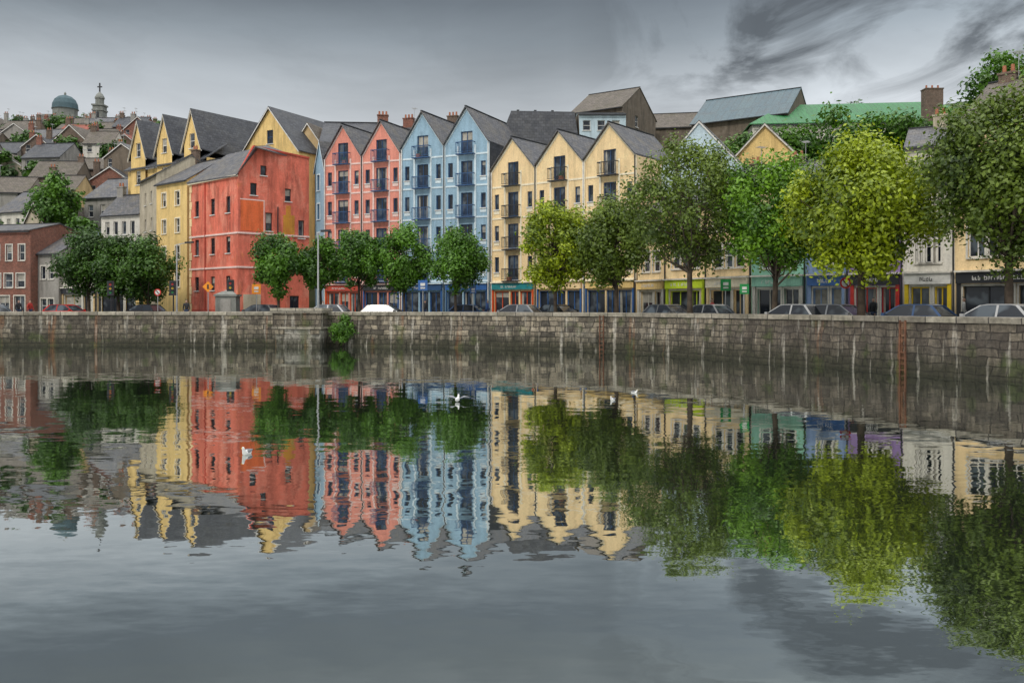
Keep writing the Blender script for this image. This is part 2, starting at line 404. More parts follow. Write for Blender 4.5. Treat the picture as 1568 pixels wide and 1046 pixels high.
for X in (5.9,16.55):
    p,t,nn=at_quay(x=X); b_=Building('quay_ladder',(p.x,p.y)); f=Frame(b_,p-t*.16,p+t*.16)
    f.box('rail',RUST,0,.05,.18,.25,-.6,2.2); f.box('rail',RUST,.27,.32,.18,.25,-.6,2.2)
    for k in range(11): f.box('rungs',RUST,.05,.27,.2,.235,-.4+k*.25,-.365+k*.25)
    b_.finish()

# water
WM,nt,b=new_mat('river_water'); nt.nodes.remove(b)
out=nt.nodes['Material Output']; g=N(nt,'ShaderNodeNewGeometry').outputs['Position']
def nvec(scale,amp,sc=(1,1,1)):
    n=noise(nt,mapping(nt,g,sc),scale,3,.55); s=N(nt,'ShaderNodeVectorMath',operation='SUBTRACT'); nt.links.new(n.outputs['Color'],s.inputs[0]); s.inputs[1].default_value=(.5,.5,.5)
    m=N(nt,'ShaderNodeVectorMath',operation='MULTIPLY'); nt.links.new(s.outputs[0],m.inputs[0]); m.inputs[1].default_value=(amp,amp,0); return m.outputs[0]
def vadd(a,b):
    m=N(nt,'ShaderNodeVectorMath',operation='ADD')
    for i,v in ((0,a),(1,b)):
        if isinstance(v,tuple): m.inputs[i].default_value=v
        else: nt.links.new(v,m.inputs[i])
    return m.outputs[0]
big=noise(nt,mapping(nt,g,(.05,.2,1)),1,3)
rip=vadd(nvec(2.4,.030,(.35,1,1)),nvec(6.5,.028,(.4,1,1)))
sc=vscale(nt,rip,rng_map(nt,big.outputs[0],.35,.65,.5,1.3))
nrm=N(nt,'ShaderNodeVectorMath',operation='NORMALIZE'); nt.links.new(vadd(sc,(0,0,1)),nrm.inputs[0])
gl=N(nt,'ShaderNodeBsdfGlossy'); gl.inputs['Roughness'].default_value=.016; gl.inputs['Color'].default_value=(.86,.885,.87,1); nt.links.new(nrm.outputs[0],gl.inputs['Normal'])
df=N(nt,'ShaderNodeBsdfDiffuse'); df.inputs['Color'].default_value=(.020,.026,.02,1)
fr=N(nt,'ShaderNodeLayerWeight'); fr.inputs['Blend'].default_value=.5
ms=N(nt,'ShaderNodeMixShader'); nt.links.new(rng_map(nt,fr.outputs['Facing'],.4,1,.66,.93),ms.inputs[0]); nt.links.new(df.outputs[0],ms.inputs[1]); nt.links.new(gl.outputs[0],ms.inputs[2]); nt.links.new(ms.outputs[0],out.inputs['Surface'])
make_mesh('river_water',[(-600,-300,0),(200,-300,0),(200,110,0),(-600,110,0)],[(0,1,2,3)],WM,uv=False)

# ------------------------------------------------------------------ colours
PINK=wall('salmon_render',(.76,.29,.22),.42); BLUE=wall('sky_blue_render',(.30,.46,.59),.42); CREAM=wall('cream_render',(.88,.66,.37),.4)
PALEP=wall('pale_pink_trim',(.82,.61,.56),.2); PALEB=wall('pale_blue_trim',(.64,.75,.81),.2); PALEC=wall('pale_cream_trim',(.86,.77,.58),.2)
RED=wall('coral_render',(.74,.175,.11),.75,.85,(((.80,.34,.24),.50,.65),((.50,.075,.05),.56,.6),((.70,.28,.05),.62,.6)))
REDD=wall('deep_red_render',(.55,.08,.05),.6); ORANGE=wall('orange_panel',(.80,.16,.045),.45); OCHRE=wall('ochre_patch',(.62,.29,.03),.8,.85,(((.60,.12,.05),.5,.7),))
YELL=wall('yellow_render',(.82,.58,.23),.5); TAN=wall('tan_render',(.58,.42,.22),.55); GREY=wall('grey_render',(.32,.305,.28),.65); BEIGE=wall('beige_render',(.50,.44,.33),.65)
OFFW=wall('white_render',(.70,.67,.6),.5); LIME=wall('lime_render',(.54,.70,.03),.25); MINT=wall('mint_render',(.28,.56,.43),.4); PERI=wall('periwinkle_render',(.25,.36,.58),.45)
PURP=wall('purple_render',(.30,.2,.43),.45); CANARY=wall('canary_render',(.84,.60,.02),.25); ICE=wall('ice_blue_render',(.52,.65,.73),.4); BROWNG=wall('brown_render',(.17,.135,.10),.75)
TEAL=plain('teal_paint',(.02,.25,.28),.4); ORP=plain('orange_paint',(.75,.10,.02),.4); GREENP=plain('green_paint',(.02,.3,.08),.4); BLUEP=plain('blue_paint',(.03,.12,.36),.4); REDP=plain('red_paint',(.6,.03,.02),.4)
YP=plain('yellow_paint',(.8,.5,.02),.4); ORS=plain('signal_orange',(.9,.3,.01),.4)

def balcony(f,um,z,mat=NAVY,hw=.85,d=.55):
    f.box('balcony_slabs',mat,um-hw,um+hw,.01,d,z-.1,z)
    f.box('balcony_rails',mat,um-hw,um+hw,d-.05,d,z+.95,z+1.02); f.box('balcony_rails',mat,um-hw,um+hw,d-.045,d-.005,z+.1,z+.14)
    for s_ in (-hw,hw-.04):
        f.box('balcony_rails',mat,um+s_,um+s_+.04,.01,d-.06,z+.95,z+1.02)
    n=int(2*hw/.14)
    for i in range(n+1):
        u=um-hw+i*(2*hw-.03)/n; f.box('balcony_bars',mat,u,u+.03,d-.04,d-.012,z+.14,z+.95)
    if random.random()<.3:
        uu=um+random.uniform(-.5,.3); f.box('balcony_planters',TERRA,uu,uu+.35,.2,.42,z+.002,z+.3)
        for k in range(14):
            a=uu+random.uniform(-.05,.4); h=random.uniform(.35,.75); f.slab('planter_plants',PLANT,[(a,.25,z+h),(a+.1,.35,z+h-.08),(a+.02,.38,z+h-.16)],.02)
PLANT=plain('planter_foliage',(.04,.12,.02),.8)

def letters(f,part,mat,u0,u1,z,h,w):
    h*=.62; u=u0+(u1-u0)*random.uniform(.05,.25); u1=u1-(u1-u0)*random.uniform(.05,.3)
    while u<u1-.15:
        lw=random.choice((.09,.11,.14)); k=random.random()
        f.box(part,mat,u,u+.03,w,w+.02,z,z+h*random.choice((1,.7,1)))
        if k<.6: f.box(part,mat,u+.03,u+lw,w,w+.02,z+h*.66,z+h*.66+.035)
        if k>.3: f.box(part,mat,u+.03,u+lw,w,w+.02,z,z+.035)
        if .2<k<.8: f.box(part,mat,u+lw-.03,u+lw,w,w+.018,z+.036,z+h*.64)
        u+=lw+.05
        if random.random()<.12:u+=.15

def terrace(name,A,B,cols,levels,ze,za,depth,shops,roof=SLATE,sidewall=None,topw=1.3):
    b=Building(name,A); f=Frame(b,A,B); n=len(cols); W=f.L/n
    for i,(wm,tm,fm) in enumerate(cols):
        u0=i*W;u1=u0+W;um=(u0+u1)/2
        ops=[]
        for j,z in enumerate(levels):
            top=j==len(levels)-1
            ops.append((um-.58,um+.58,z+.06,z+(2.0 if top else 2.15),fm))
            if not top:
                for c in (u0+.62,u1-.62): ops.append((c-.24,c+.24,z+.75,z+2.05,fm))
        sh=shops[i]
        ops+=[(u0+.35,um-.45,G+.6,G+2.6,sh[1]),(um-.3,um+.6,G+.12,G+2.6,sh[1]),(um+.75,u1-.35,G+.6,G+2.6,sh[1])]
        f.facade(wm,[(u0,-1),(u1,-1),(u1,ze),(um,za),(u0,ze)],ops,frame=WHITE)
        for z in levels: f.box('string_courses',tm,u0+.16,u1-.16,.003,.045,z-.12,z+.03)
        for c in (um-.86,um+.86): f.box('bay_strips',tm,c-.09,c+.09,.004,.06,levels[0]+.03,ze-.1)
        for z in levels:
            balcony(f,um,z,NAVY if wm is not CREAM else DARK)
            if z!=levels[-1]:
                for c in (u0+.62,u1-.62): f.box('window_aprons',tm,c-.3,c+.3,.003,.03,z+.35,z+.65)
        f.slab('gable_trim',tm,[(u0,.05,ze+.02),(um,.05,za+.02),(um,.003,za+.02),(u0,.003,ze+.02)],.22)
        f.slab('gable_trim',tm,[(um,.05,za+.02),(u1,.05,ze+.02),(u1,.003,ze+.02),(um,.003,za+.02)],.22)
        f.slab('roof',roof,[(u0,.3,ze+.15),(um,.3,za+.15),(um,-depth,za+.15),(u0,-depth,ze+.15)],.12)
        f.slab('roof',roof,[(um,.3,za+.15),(u1,.3,ze+.15),(u1,-depth,ze+.15),(um,-depth,za+.15)],.12)
        f.box('ridge',DARK,um-.08,um+.08,-depth,.3,za+.12,za+.2)
        f.box('shopfront_fascia',sh[0],u0+.2,u1-.2,.01,.22,G+2.75,G+3.3)
        f.box('shopfront_cornice',tm,u0+.15,u1-.15,.01,.36,G+3.3,G+3.4)
        letters(f,'sign_lettering',WHITE,u0+.8,u1-.8,G+2.9,.3,.22)
        for c in (u0+.2,u1-.32): f.box('shopfront_pilasters',sh[1],c,c+.12,.01,.15,G,G+2.75)
    for i in range(n+1):
        u=i*W; tm=cols[min(i,n-1)][1]
        a=max(0,u-.13); c=min(f.L,u+.13)
        f.box('pilasters',tm,a,c,.005,.07,G+3.4 ,ze-.05)
        f.box('downpipes',DARK if i%2 else WHITE,u-.04+(.1 if i==0 else 0)-(.1 if i==n else 0),u+.04+(.1 if i==0 else 0)-(.1 if i==n else 0),.072,.15,G,ze)
    R=Frame(b,f.xy(f.L,0),f.xy(f.L,-depth)); R.facade(sidewall or cols[-1][0],[(0,-1),(depth,-1),(depth,ze),(0,ze)])
    Lf=Frame(b,f.xy(0,-depth),f.xy(0,0)); Lf.facade(cols[0][0],[(0,-1),(depth,-1),(depth,ze),(0,ze)])
    K=Frame(b,f.xy(f.L,-depth),f.xy(0,-depth))
    for i in range(n):
        K.facade(cols[n-1-i][0],[(i*W,-1),((i+1)*W,-1),((i+1)*W,ze),((i+.5)*W,za),(i*W,ze)])
    b.finish()

lv5=[5.0,7.8,10.6,13.4,16.15]
terrace('pink_gabled_apartment_terrace',(-17.95,82.5),(-10.15,79.0),[(PINK,PALEP,NAVY),(PINK,PALEP,NAVY)],lv5,16.7,19.8,8,[(REDD,ORP),(DARK,BLUEP)])
terrace('blue_gabled_apartment_terrace',(-10.13,78.98),(-1.95,75.1),[(BLUE,PALEB,NAVY),(BLUE,PALEB,NAVY)],lv5,17.0,20.2,8,[(NAVY,BLUEP),(BLUEP,NAVY)],sidewall=SLATED)
house('blue_corner_house',(-19.2,84.0),(-17.97,82.6),6,G,16.0,18.6,BLUE,SLATE,[(.45,.95,z+.5,z+2,NAVY) for z in lv5[:-1]],'perp',trim=PALEB,over=.1)
terrace('cream_gabled_apartment_terrace',(-1.80,74.9),(9.55,66.0),[(CREAM,PALEC,NAVY)]*3,[4.9,7.6,10.3,13.0],14.3,17.0,7,[(TEAL,ORP),(CREAM,BLUEP),(YELL,BLUEP)],topw=1)
b=Building('slate_mansard_block',(-.9,82)); f=Frame(b,(-1.6,82.6),(6.6,83.2))
f.facade(SLATED,[(0,0),(f.L,0),(f.L,17.5),(0,17.5)],[])
f.slab('mansard_roof',SLATED,[(0,0,17.5),(f.L,0,17.5),(f.L-.4,-1.1,21.7),(1.6,-1.1,21.7)],.1)
f.slab('mansard_roof',SLATED,[(0,-8,17.5),(0,0,17.5),(1.6,-1.1,21.7),(1.6,-7,21.7)],.1)
f.slab('flat_roof',SLATED,[(1.6,-1.1,21.7),(f.L-.4,-1.1,21.7),(f.L-.4,-7,21.7),(1.6,-7,21.7)],.1)
R=Frame(b,f.xy(f.L,0),f.xy(f.L,-8)); R.facade(BROWNG,[(0,0),(8,0),(8,17.5),(6.9,21.6),(1.1,21.6),(0,17.5)])
for u in (2.2,3.9,5.6): f.box('roof_vents',DARK,u,u+.25,-2,-1.7,21.7,21.95)
b.finish()

# coral corner building
b=Building('coral_corner_building',(-24.8,78)); f=Frame(b,(-31.4,84.0),(-24.8,78)); L=f.L
ops=[]
for z,h in ((11.3,1.5),(7.6,1.5),(4.2,1.3)):
    for u in (1.4,4.4,7.2): ops.append((u-.38,u+.38,z,z+h,DARK))
ops+=[(5.2,6.3,G+.1,G+2.2,DARK)]
f.facade(RED,[(0,-1),(L,-1),(L,14.6),(0,14.9)],ops,frame=DARK,trim=None)
for z in (9.3,6.2): f.box('string_courses',PALEP,0,L,.004,.09,z,z+.16)
f.box('eaves',PALEC,0,L,.005,.25,14.45,14.6)
for k in range(16):
    f.box('quoins',CREAM,0,.45 if k%2 else .3,.006,.05,1.4+k*.82,1.4+k*.82+.76)
f.box('plinth',REDD,.5,L,.004,.07,G,G+1.0)
R=Frame(b,(-24.8,78),(-19.55,83.0)); LR=R.L
ops=[(1.2,1.85,12.9,14.0,DARK),(4.7,5.35,12.6,13.8,DARK),(2.7,3.4,9.7,11.4,DARK),(6.1,6.75,9.2,10.9,DARK),(2.6,3.2,6.6,7.8,DARK),(5.2,6.2,G+.1,G+2.3,DARK),(2.2,2.8,14.8,15.7,DARK)]
R.facade(RED,[(0,-1),(LR,-1),(LR,16.9),(1.5,17.3),(0,14.6)],ops,frame=DARK)
for z in (9.3,6.2): R.box('string_courses',PALEP,0,LR,.004,.09,z-.001,z+.159)
R.slab('parapet_cap',REDD,[(0,.1,14.75),(1.5,.1,17.45),(1.5,-.2,17.45),(0,-.2,14.75)],.15)
R.slab('parapet_cap',REDD,[(1.5,.1,17.45),(LR,.1,17.05),(LR,-.2,17.05),(1.5,-.2,17.45)],.15)
R.box('painted_panel',ORANGE,.25,2.5,.003,.03,9.6,12.4); R.box('panel_border',PALEP,.2,2.6,.004,.04,12.4,12.5); R.box('panel_border',PALEP,2.5,2.58,.004,.04,9.5,12.4)
R.box('ochre_patch',OCHRE,4.5,5.7,.003,.02,9.5,11.3); R.box('ochre_patch',OCHRE,4.8,5.3,.003,.018,11.3,12.2); R.box('downpipe',DARK,3.9,3.98,.01,.09,G,12)
R.box('plinth',REDD,0,LR,.004,.07,G,G+1); f.box('downpipe',REDD,3.0,3.09,.01,.1,G,14.4)
R.box('ground_floor_shutter',BEIGE,.5,2.2,.004,.06,G+.1,G+2.4)
f.slab('roof',SLATE,[(-.1,.3,14.7),(L+.05,.25,14.55),(L+.9,-1.2,17.25),(L-1.5,-4,18.0),(-.1,-4,18.0)],.12)
f.slab('roof',SLATE,[(-.1,-4,18.0),(L-1.5,-4,18.0),(L-1.0,-8.3,16.7),(-.1,-8,15)],.12)
f.slab('roof',SLATE,[(L+.9,-1.3,17.2),(L,-7.2,16.8),(L-1.5,-4,18.0)],.1)
Lf=Frame(b,f.xy(0,-8),f.xy(0,0)); Lf.facade(RED,[(0,0),(8,0),(8,14.8),(4,17.9),(0,14.8)])
b.finish()
o3=[(u-.42,u+.42,z,z+1.4) for z in (4.6,7.3,10.0,12.7) for u in (1.5,4.1)]
house('cream_town_house',(-36.3,88.0),(-31.8,84.3),8,G,15.1,17.6,YELL,SLATE,o3,chim=((.6,-4,16.5,19,BRICKB),),trim=PALEC)
o3=[(u-.35,u+.35,z,z+1.3) for z in (7.3,10.6,13.4) for u in (2.6,5.2)]
house('beige_town_house',(-40.6,94),(-36.32,88.05),7,G,16.2,18.4,BEIGE,SLATE,o3)

# triple gabled cream apartment block
b=Building('triple_gabled_apartment_block',(-44.6,100)); f=Frame(b,(-45.0,100.4),(-32.6,92)); W=f.L/3
for i in range(3):
    u0=i*W;u1=u0+W;um=(u0+u1)/2; za=23.9;ze=19.0
    lo=u0+1.1;hi=u1-1.1
    f.facade(YELL,[(lo,3),(hi,3),(hi,20.3),(um,za),(lo,20.3)],[(um-.45,um+.45,19.8,21.4),(um-.45,um+.45,16.6,18.2),(um-.45,um+.45,13.6,15.2)])
    f.slab('barge_boards',OFFW,[(u0+.7,.25,19.5),(um,.25,za+.1),(um,.1,za+.1),(u0+.7,.1,19.5)],.2)
    f.slab('barge_boards',OFFW,[(um,.25,za+.1),(u1-.7,.25,19.5),(u1-.7,.1,19.5),(um,.1,za+.1)],.2)
    dd=9 if i==2 else 7
    f.slab('roof',SLATED,[(u0+.7,.25,19.6),(um,.25,za+.2),(um,-dd,za+.2),(u0+.7,-dd,19.6)],.12)
    f.slab('roof',SLATED,[(um,.25,za+.2),(u1-.7,.25,19.6),(u1+.2,-dd,18.6),(um,-dd,za+.2)],.12)
f2=Frame(b,f.xy(0,-.3),f.xy(f.L,-.3)); f2.slab('roof_skirt',SLATED,[(0,.6,18.4),(f.L,.6,18.4),(f.L,-2.5,20.5),(0,-2.5,20.5)],.1)
f2.facade(YELL,[(0,3),(f.L,3),(f.L,18.3),(0,18.3)],[],part='lower_walls')
R=Frame(b,f.xy(f.L,0),f.xy(f.L,-9)); R.facade(YELL,[(0,3),(9,3),(9,18.6),(0,18.6)])
b.finish()
house('yellow_gabled_apartment_block',(-30.4,97),(-23.0,93.2),9,6,19.6,24.6,YELL,SLATED,[(3.7,4.6,20.6,22.1,NAVY),(1.6,2.4,16.6,18.2),(5.6,6.4,16.6,18.2)],'perp',over=.3)
house('slate_roof_wing',(-35.0,98.2),(-27,99.5),7,6,19.6,24.2,YELL,SLATED,[(3,4,17,18.2),(5,6,17,18.2)])
house('tan_gabled_house',(-25.4,97.5),(-20.4,96),9,8,19.6,23.2,TAN,SLATE2,[(1.2,2.0,18,19.3),(3.2,4.0,18,19.3)],'perp')
house('tan_terrace_house',(-21.2,95),(-14.2,95.5),8,8,20.8,23.7,TAN,SLATED,winrow(7,3,.8,18.3,1.4),chim=((6.6,-4,22.6,24.6,BRICK,1.2,.6,3),))
house('slate_terrace_house',(-14.1,94.5),(-6.5,92),8,8,20.2,23.0,GREY,SLATED,(),chim=((1.2,-4,22.2,23.9,BRICK,1.2,.6,3),(6.6,-4,22.2,23.8,BRICKB,1.2,.6,3)))

# hill-top houses
house('pebbledash_hilltop_house',(8.4,123),(15.2,118.5),11,14,30.2,33.8,BROWNG,SLATE2,[(4.5,5.6,27.6,29.3)],side_ops=((),[(4,5,28,29.6)]),over=.4)
house('flat_roof_extension',(8.6,112),(14.8,112),6,14,27.6,28.3,ICE,SLATED,winrow(6,3,1,25.5,1.3))
house('low_hilltop_house',(20.2,130),(31,128),8,18,29.5,32.3,BROWNG,SLATE2,())
house('metal_roof_hall',(23.5,113),(34.0,106),11,14,26.6,30.6,BROWNG,BLUEROOF,(),over=.5)
house('green_roof_hall',(29,104),(57,101),14,12,24.6,28.4,OFFW,GREENROOF,(),hip=5,over=.4)
b=Building('brick_chimney_stack',(48.6,101)); f=Frame(b,(47.4,99.5),(49.6,99.5)); chimney(f,1.1,0,12,27.6,BRICKB,2.0,1.2,3); b.finish()
house('brick_end_house',(54.5,99),(60,97),6,12,27.0,29.6,BRICK,SLATE2,())
house('ice_blue_gabled_building',(10.9,69.6),(18.6,66.2),9,G,12.6,17.3,ICE,SLATE,[(2.0,2.7,9,10.4),(4.9,5.6,9,10.4)],'perp',over=.1)
house('yellow_gabled_house',(18.7,75.5),(24.9,73),10,G,14.9,18.4,YELL,SLATE,[(1.6,2.3,12.2,14.1),(2.85,3.55,12.2,14.1),(4.1,4.8,12.2,14.1)],'perp',over=.25,trim=OFFW)
house('grey_roofed_house',(15.0,64.5),(21,60.6),7,G,10.8,13.4,OFFW,SLATE,(),chim=((5.4,-3.5,12.4,13.8,BRICKB),))
house('white_rendered_building',(27.6,60.5),(31,58.5),6,G,13.9,15.6,OFFW,SLATE,[(.7,1.7,10.8,12.4),(2.3,3.2,10.8,12.4)],chim=((2,-3,15,16.4,BEIGE),),trim=GREY)

# right-hand street terrace
def shop(name,A,B,depth,ze,zr,wm,rm,fl,nw,fas,sf,trim=OFFW,ww=.85,chim=(),gz=2.6,dark=None):
    bb=Building(name,A); L=Frame(bb,A,B).L
    ops=[]
    for z,h in fl: ops+=winrow(L,nw,ww,z,h,.7)
    m=L*.62
    ops+=[(.45,m-.25,G+.55,G+gz-.15,sf),(m,min(L-.3,m+.95),G+.12,G+gz-.15,sf)]
    if L-.4-(m+1.3)>.5: ops.append((m+1.2,L-.4,G+.55,G+gz-.15,sf))
    b,f,R,Lf=house(name,A,B,depth,G,ze,zr,wm,rm,ops,trim=trim,chim=chim,fin=False)
    f.box('shopfront_fascia',fas,.15,L-.15,.01,.25,G+gz,G+gz+.6); f.box('shopfront_cornice',trim,.1,L-.1,.01,.38,G+gz+.6,G+gz+.7)
    for c in (.15,L-.35): f.box('shopfront_pilasters',sf,c,c+.2,.008,.16,G,G+gz)
    letters(f,'sign_lettering',WHITE if fas is not WHITE else DARK,.7,L-.7,G+gz+.17,.36,.25)
    f.box('downpipe',DARK,L-.1,L-.02,.02,.1,G,ze)
    b.finish()
pts=[(9.6,65.8),(11.2,62.7),(13.3,58.9),(15.3,55.1),(17.9,52.5),(19.9,51.0),(22.3,49.2),(24.3,47.3),(27.6,43.2),(30.4,38.6),(33.0,33.5),(35.5,26)]
shop('cream_terraced_shop',pts[0],pts[1],8,9.6,11.8,CREAM,SLATE,[(5.3,1.5),(7.7,1.3)],2,YELL,OFFW)
shop('cream_and_lime_shop',pts[1],pts[2],8,9.9,12,CREAM,SLATE,[(5.4,1.6),(7.9,1.3)],3,LIME,LIME,chim=((.6,-4,11,13.2,BRICKB),))
shop('cream_terraced_house',pts[2],pts[3],8,9.7,11.8,CREAM,SLATE,[(5.3,1.6),(7.8,1.3)],3,PALEC,CREAM,chim=((.5,-4,11,12.6,BRICKB),))
shop('mint_shop',pts[3],pts[4],8,8.2,10.2,MINT,SLATE,[(5.1,1.5)],3,MINT,OFFW)
shop('periwinkle_shop',pts[4],pts[5],8,8.8,10.8,PERI,SLATE,[(5.2,1.5)],2,BLUEP,PERI)
shop('purple_shop',pts[5],pts[6],8,8.3,10.4,PURP,SLATE,[(5.2,1.5)],3,DARK,REDP,chim=((.5,-4,9.6,11.6,BRICKB),))
shop('white_shop_with_yellow_front',pts[6],pts[7],8,9.6,11.5,OFFW,SLATE,[(5.2,1.8),(7.6,1.4)],3,WHITE,CANARY)
shop('cream_corner_building',pts[7],pts[8],9,12.5,15.6,CREAM,SLATE2,[(5.4,2.0),(8.9,1.8)],4,DARK,DARK,chim=((1,-4.5,14.5,16.0,BRICKB),),ww=.95)
shop('sand_terraced_building',pts[8],pts[9],9,11.5,14.2,PALEC,SLATE,[(5.4,2.0),(8.3,1.7)],3,NAVY,DARK)
shop('brick_terraced_building',pts[9],pts[10],9,10.8,13.2,BRICK,SLATE,[(5.4,1.8),(8.0,1.5)],4,GREENP,DARK)
shop('grey_terraced_building',pts[10],pts[11],9,10.2,12.8,GREY,SLATE,[(5.4,1.8),(7.9,1.4)],4,REDP,OFFW)

# left-hand street
house('red_brick_corner_house',(-60,94.5),(-51.4,92),8,G,10.8,11.8,BRICK,SLATE,winrow(8.8,5,.8,7.6,1.7)+winrow(8.8,5,1.1,4.7,1.5)+winrow(8.8,4,1.4,G+.5,1.9),trim=OFFW,over=.2)
house('grey_terraced_house',(-51.3,93),(-48.4,92),8,G,8.4,10.6,GREY,SLATE,winrow(3,2,.7,5.6,1.4)+winrow(3,2,.8,G+.6,1.5),trim=OFFW)
shop('white_fronted_shop',(-48.3,92.5),(-43.6,90.5),8,7.2,10,OFFW,SLATE,[(5.0,1.3)],3,DARK,TAN)
shop('cream_fronted_pub',(-43.5,90.5),(-38.6,90.2),3.5,6.6,8.4,YELL,SLATE,[(4.9,1.2)],4,NAVY,DARK)
house('white_three_storey_house',(-46.6,97.8),(-41.3,95.6),5,2,13.0,15.4,OFFW,SLATE,winrow(5.6,4,.65,10.7,1.5)+winrow(5.6,3,.7,7.9,1.5),chim=((.4,-2.5,14.6,16.4,GREY),))
house('grey_dormer_house',(-53.6,108),(-46.2,105.5),8,4,16.2,19.0,GREY,SLATE,winrow(7.8,4,.8,13.8,1.5),chim=((7,-4,18.3,20.2,GREY),))
house('stone_gabled_house',(-66,110),(-59.5,107),8,6,14.6,17.6,OFFW,SLATE,winrow(7,4,.7,12.2,1.5),chim=((6.5,-4,16.6,18.6,BRICKB),))
house('gabled_side_house',(-58.5,103),(-54.8,101.5),7,4,12.0,15.0,BEIGE,SLATE2,winrow(3.9,2,.7,9.4,1.5),'perp')
house('pale_extension_house',(-53.9,100),(-51.0,99),6,4,11.4,12.4,ICE,SLATE,winrow(3,2,.9,9,1.4))

# hillside houses
HW=[GREY,OFFW,BEIGE,BRICKB,BROWNG,BRICK,TAN,GREY,BROWNG,BRICKB]; HR=[SLATE,SLATE2,SLATED,SLATE2,SLATED,SLATE2,SLATE,SLATED,SLATE2,SLATE2,SLATED,SLATE2,REDROOF]
def hill_house(x,y,w,dep,h,ang,par=True):
    z=tz(x,y); e=Vector((math.cos(ang),math.sin(ang))); A=(x,y); B=(x+e.x*w,y+e.y*w)
    nf=2 if h<7 else 3; nw=max(2,int(w/2.4)); ops=[]
    for k in range(nf): ops+=winrow(w,nw,.8,z+.9+k*2.6,1.3,.7)
    wm=random.choice(HW); rm=random.choice(HR)
    ch=((random.choice((.5,w-.5)),-dep/2,z+h+1,z+h+random.uniform(3,3.8),random.choice((BRICK,BRICKB,GREY)),.9,.5,2),)
    house('hillside_house',A,B,dep,z,z+h,z+h+random.uniform(1.9,2.8),wm,rm,ops,'par' if par else 'perp',single=True,chim=ch)
y=120
while y<262:
    x=-.80*y
    lim=-.43*y if y>128 else -.46*y
    base=random.uniform(-.15,.05)
    while x<lim:
        w=random.uniform(4.6,7.5)
        if random.random()<.88:
            if not(-66<x<-44 and y<124): hill_house(x,y+random.uniform(-3,3)+base*(x+.6*y),w,random.uniform(6,7.5),random.uniform(5.2,8),base+random.uniform(-.15,.15),random.random()<.75)
            x+=w+random.choice((.05,.05,1.5))
        else: x+=random.uniform(3,5)
    y+=random.uniform(8.5,11)
z=tz(-103,222); house('red_roofed_terrace',(-105,226),(-89,226),9,z,z+7.5,z+10.5,OFFW,REDROOF,winrow(16,6,.9,z+4.6,1.5),single=False,chim=((4,-4.5,z+10,z+12,BRICK),))
def lathe(b,part,mat,cx,cy,prof,n=16):
    V=[];F=[]
    for r,z in prof:
        for k in range(n):
            a=2*math.pi*k/n; V.append((cx+r*math.cos(a),cy+r*math.sin(a),z))
    for j in range(len(prof)-1):
        for k in range(n): F.append((j*n+k,j*n+(k+1)%n,(j+1)*n+(k+1)%n,(j+1)*n+k))
    b.add(part,mat,V,F)
STN=wall('limestone',(.22,.23,.21),.5); COPPER=wall('lead_dome',(.07,.12,.14),.3)
b=Building('church_bell_tower',(-113,235)); f=Frame(b,(-114.4,235),(-111.7,235))
f.box('shaft',STN,0,2.7,-2.7,0,38,57.2); f.box('belfry_cornice',STN,-.2,2.9,-2.9,.2,55.8,56.2); f.box('top_cornice',STN,-.25,2.95,-2.95,.25,57.2,57.6)
for z in (45,48,51.5): f.box('string_course',STN,-.1,2.8,-2.8,.1,z,z+.3)
f.box('belfry_opening',DARK,.9,1.8,.004,.03,53.0,55.5); f.box('clock_face',WHITE,.85,1.85,.004,.05,50.2,51.1)
lathe(b,'cupola',STN,-113.05,236.35,[(1.1,57.6),(1.1,59.2),(1.3,59.3),(1.2,59.8),(.8,60.5),(.3,61),(.12,61.2)])
f.box('cross',DARK,1.2,1.5,-1.5,-1.2,61.1,63.6); f.box('cross',DARK,.7,2.0,-1.45,-1.25,62.4,62.7)
b.finish()
b=Building('domed_chapel',(-121,232)); f=Frame(b,(-125,229),(-116.5,229)); f.box('drum_base',STN,0,8.5,-8,0,40,53.5)
lathe(b,'drum',STN,-120.8,233,[(3.1,53.5),(3.1,55.4),(3.4,55.6)],20); lathe(b,'dome',COPPER,-120.8,233,[(3.3,55.6),(3.15,57.0),(2.6,58.2),(1.7,59.0),(.6,59.4),(.02,59.45)],20); lathe(b,'finial',STN,-120.8,233,[(.3,59.3),(.3,60),(.02,60.4)],8); b.finish()

# ------------------------------------------------------------------ trees
def leafmat(name,dark,light):
    m,nt,b=new_mat(name); at=N(nt,'ShaderNodeAttribute',attribute_name='shade')
    k=mix(nt,at.outputs['Fac'],dark,light); nt.links.new(k,b.inputs['Base Color']); b.inputs['Roughness'].default_value=.5
    tr=N(nt,'ShaderNodeBsdfTranslucent'); nt.links.new(k,tr.inputs['Color']); ms=N(nt,'ShaderNodeMixShader'); ms.inputs[0].default_value=.22
    o=nt.nodes['Material Output']; nt.links.new(b.outputs[0],ms.inputs[1]); nt.links.new(tr.outputs[0],ms.inputs[2]); nt.links.new(ms.outputs[0],o.inputs['Surface']); return m
L_MID=leafmat('leaves_green',(.012,.05,.004),(.11,.26,.012)); L_DARK=leafmat('leaves_dark',(.008,.034,.004),(.07,.17,.010)); L_YEL=leafmat('leaves_yellow_green',(.03,.075,.003),(.38,.47,.010)); L_OLV=leafmat('leaves_olive',(.016,.042,.004),(.165,.24,.02)); L_FRESH=leafmat('leaves_fresh',(.016,.065,.004),(.18,.36,.012))
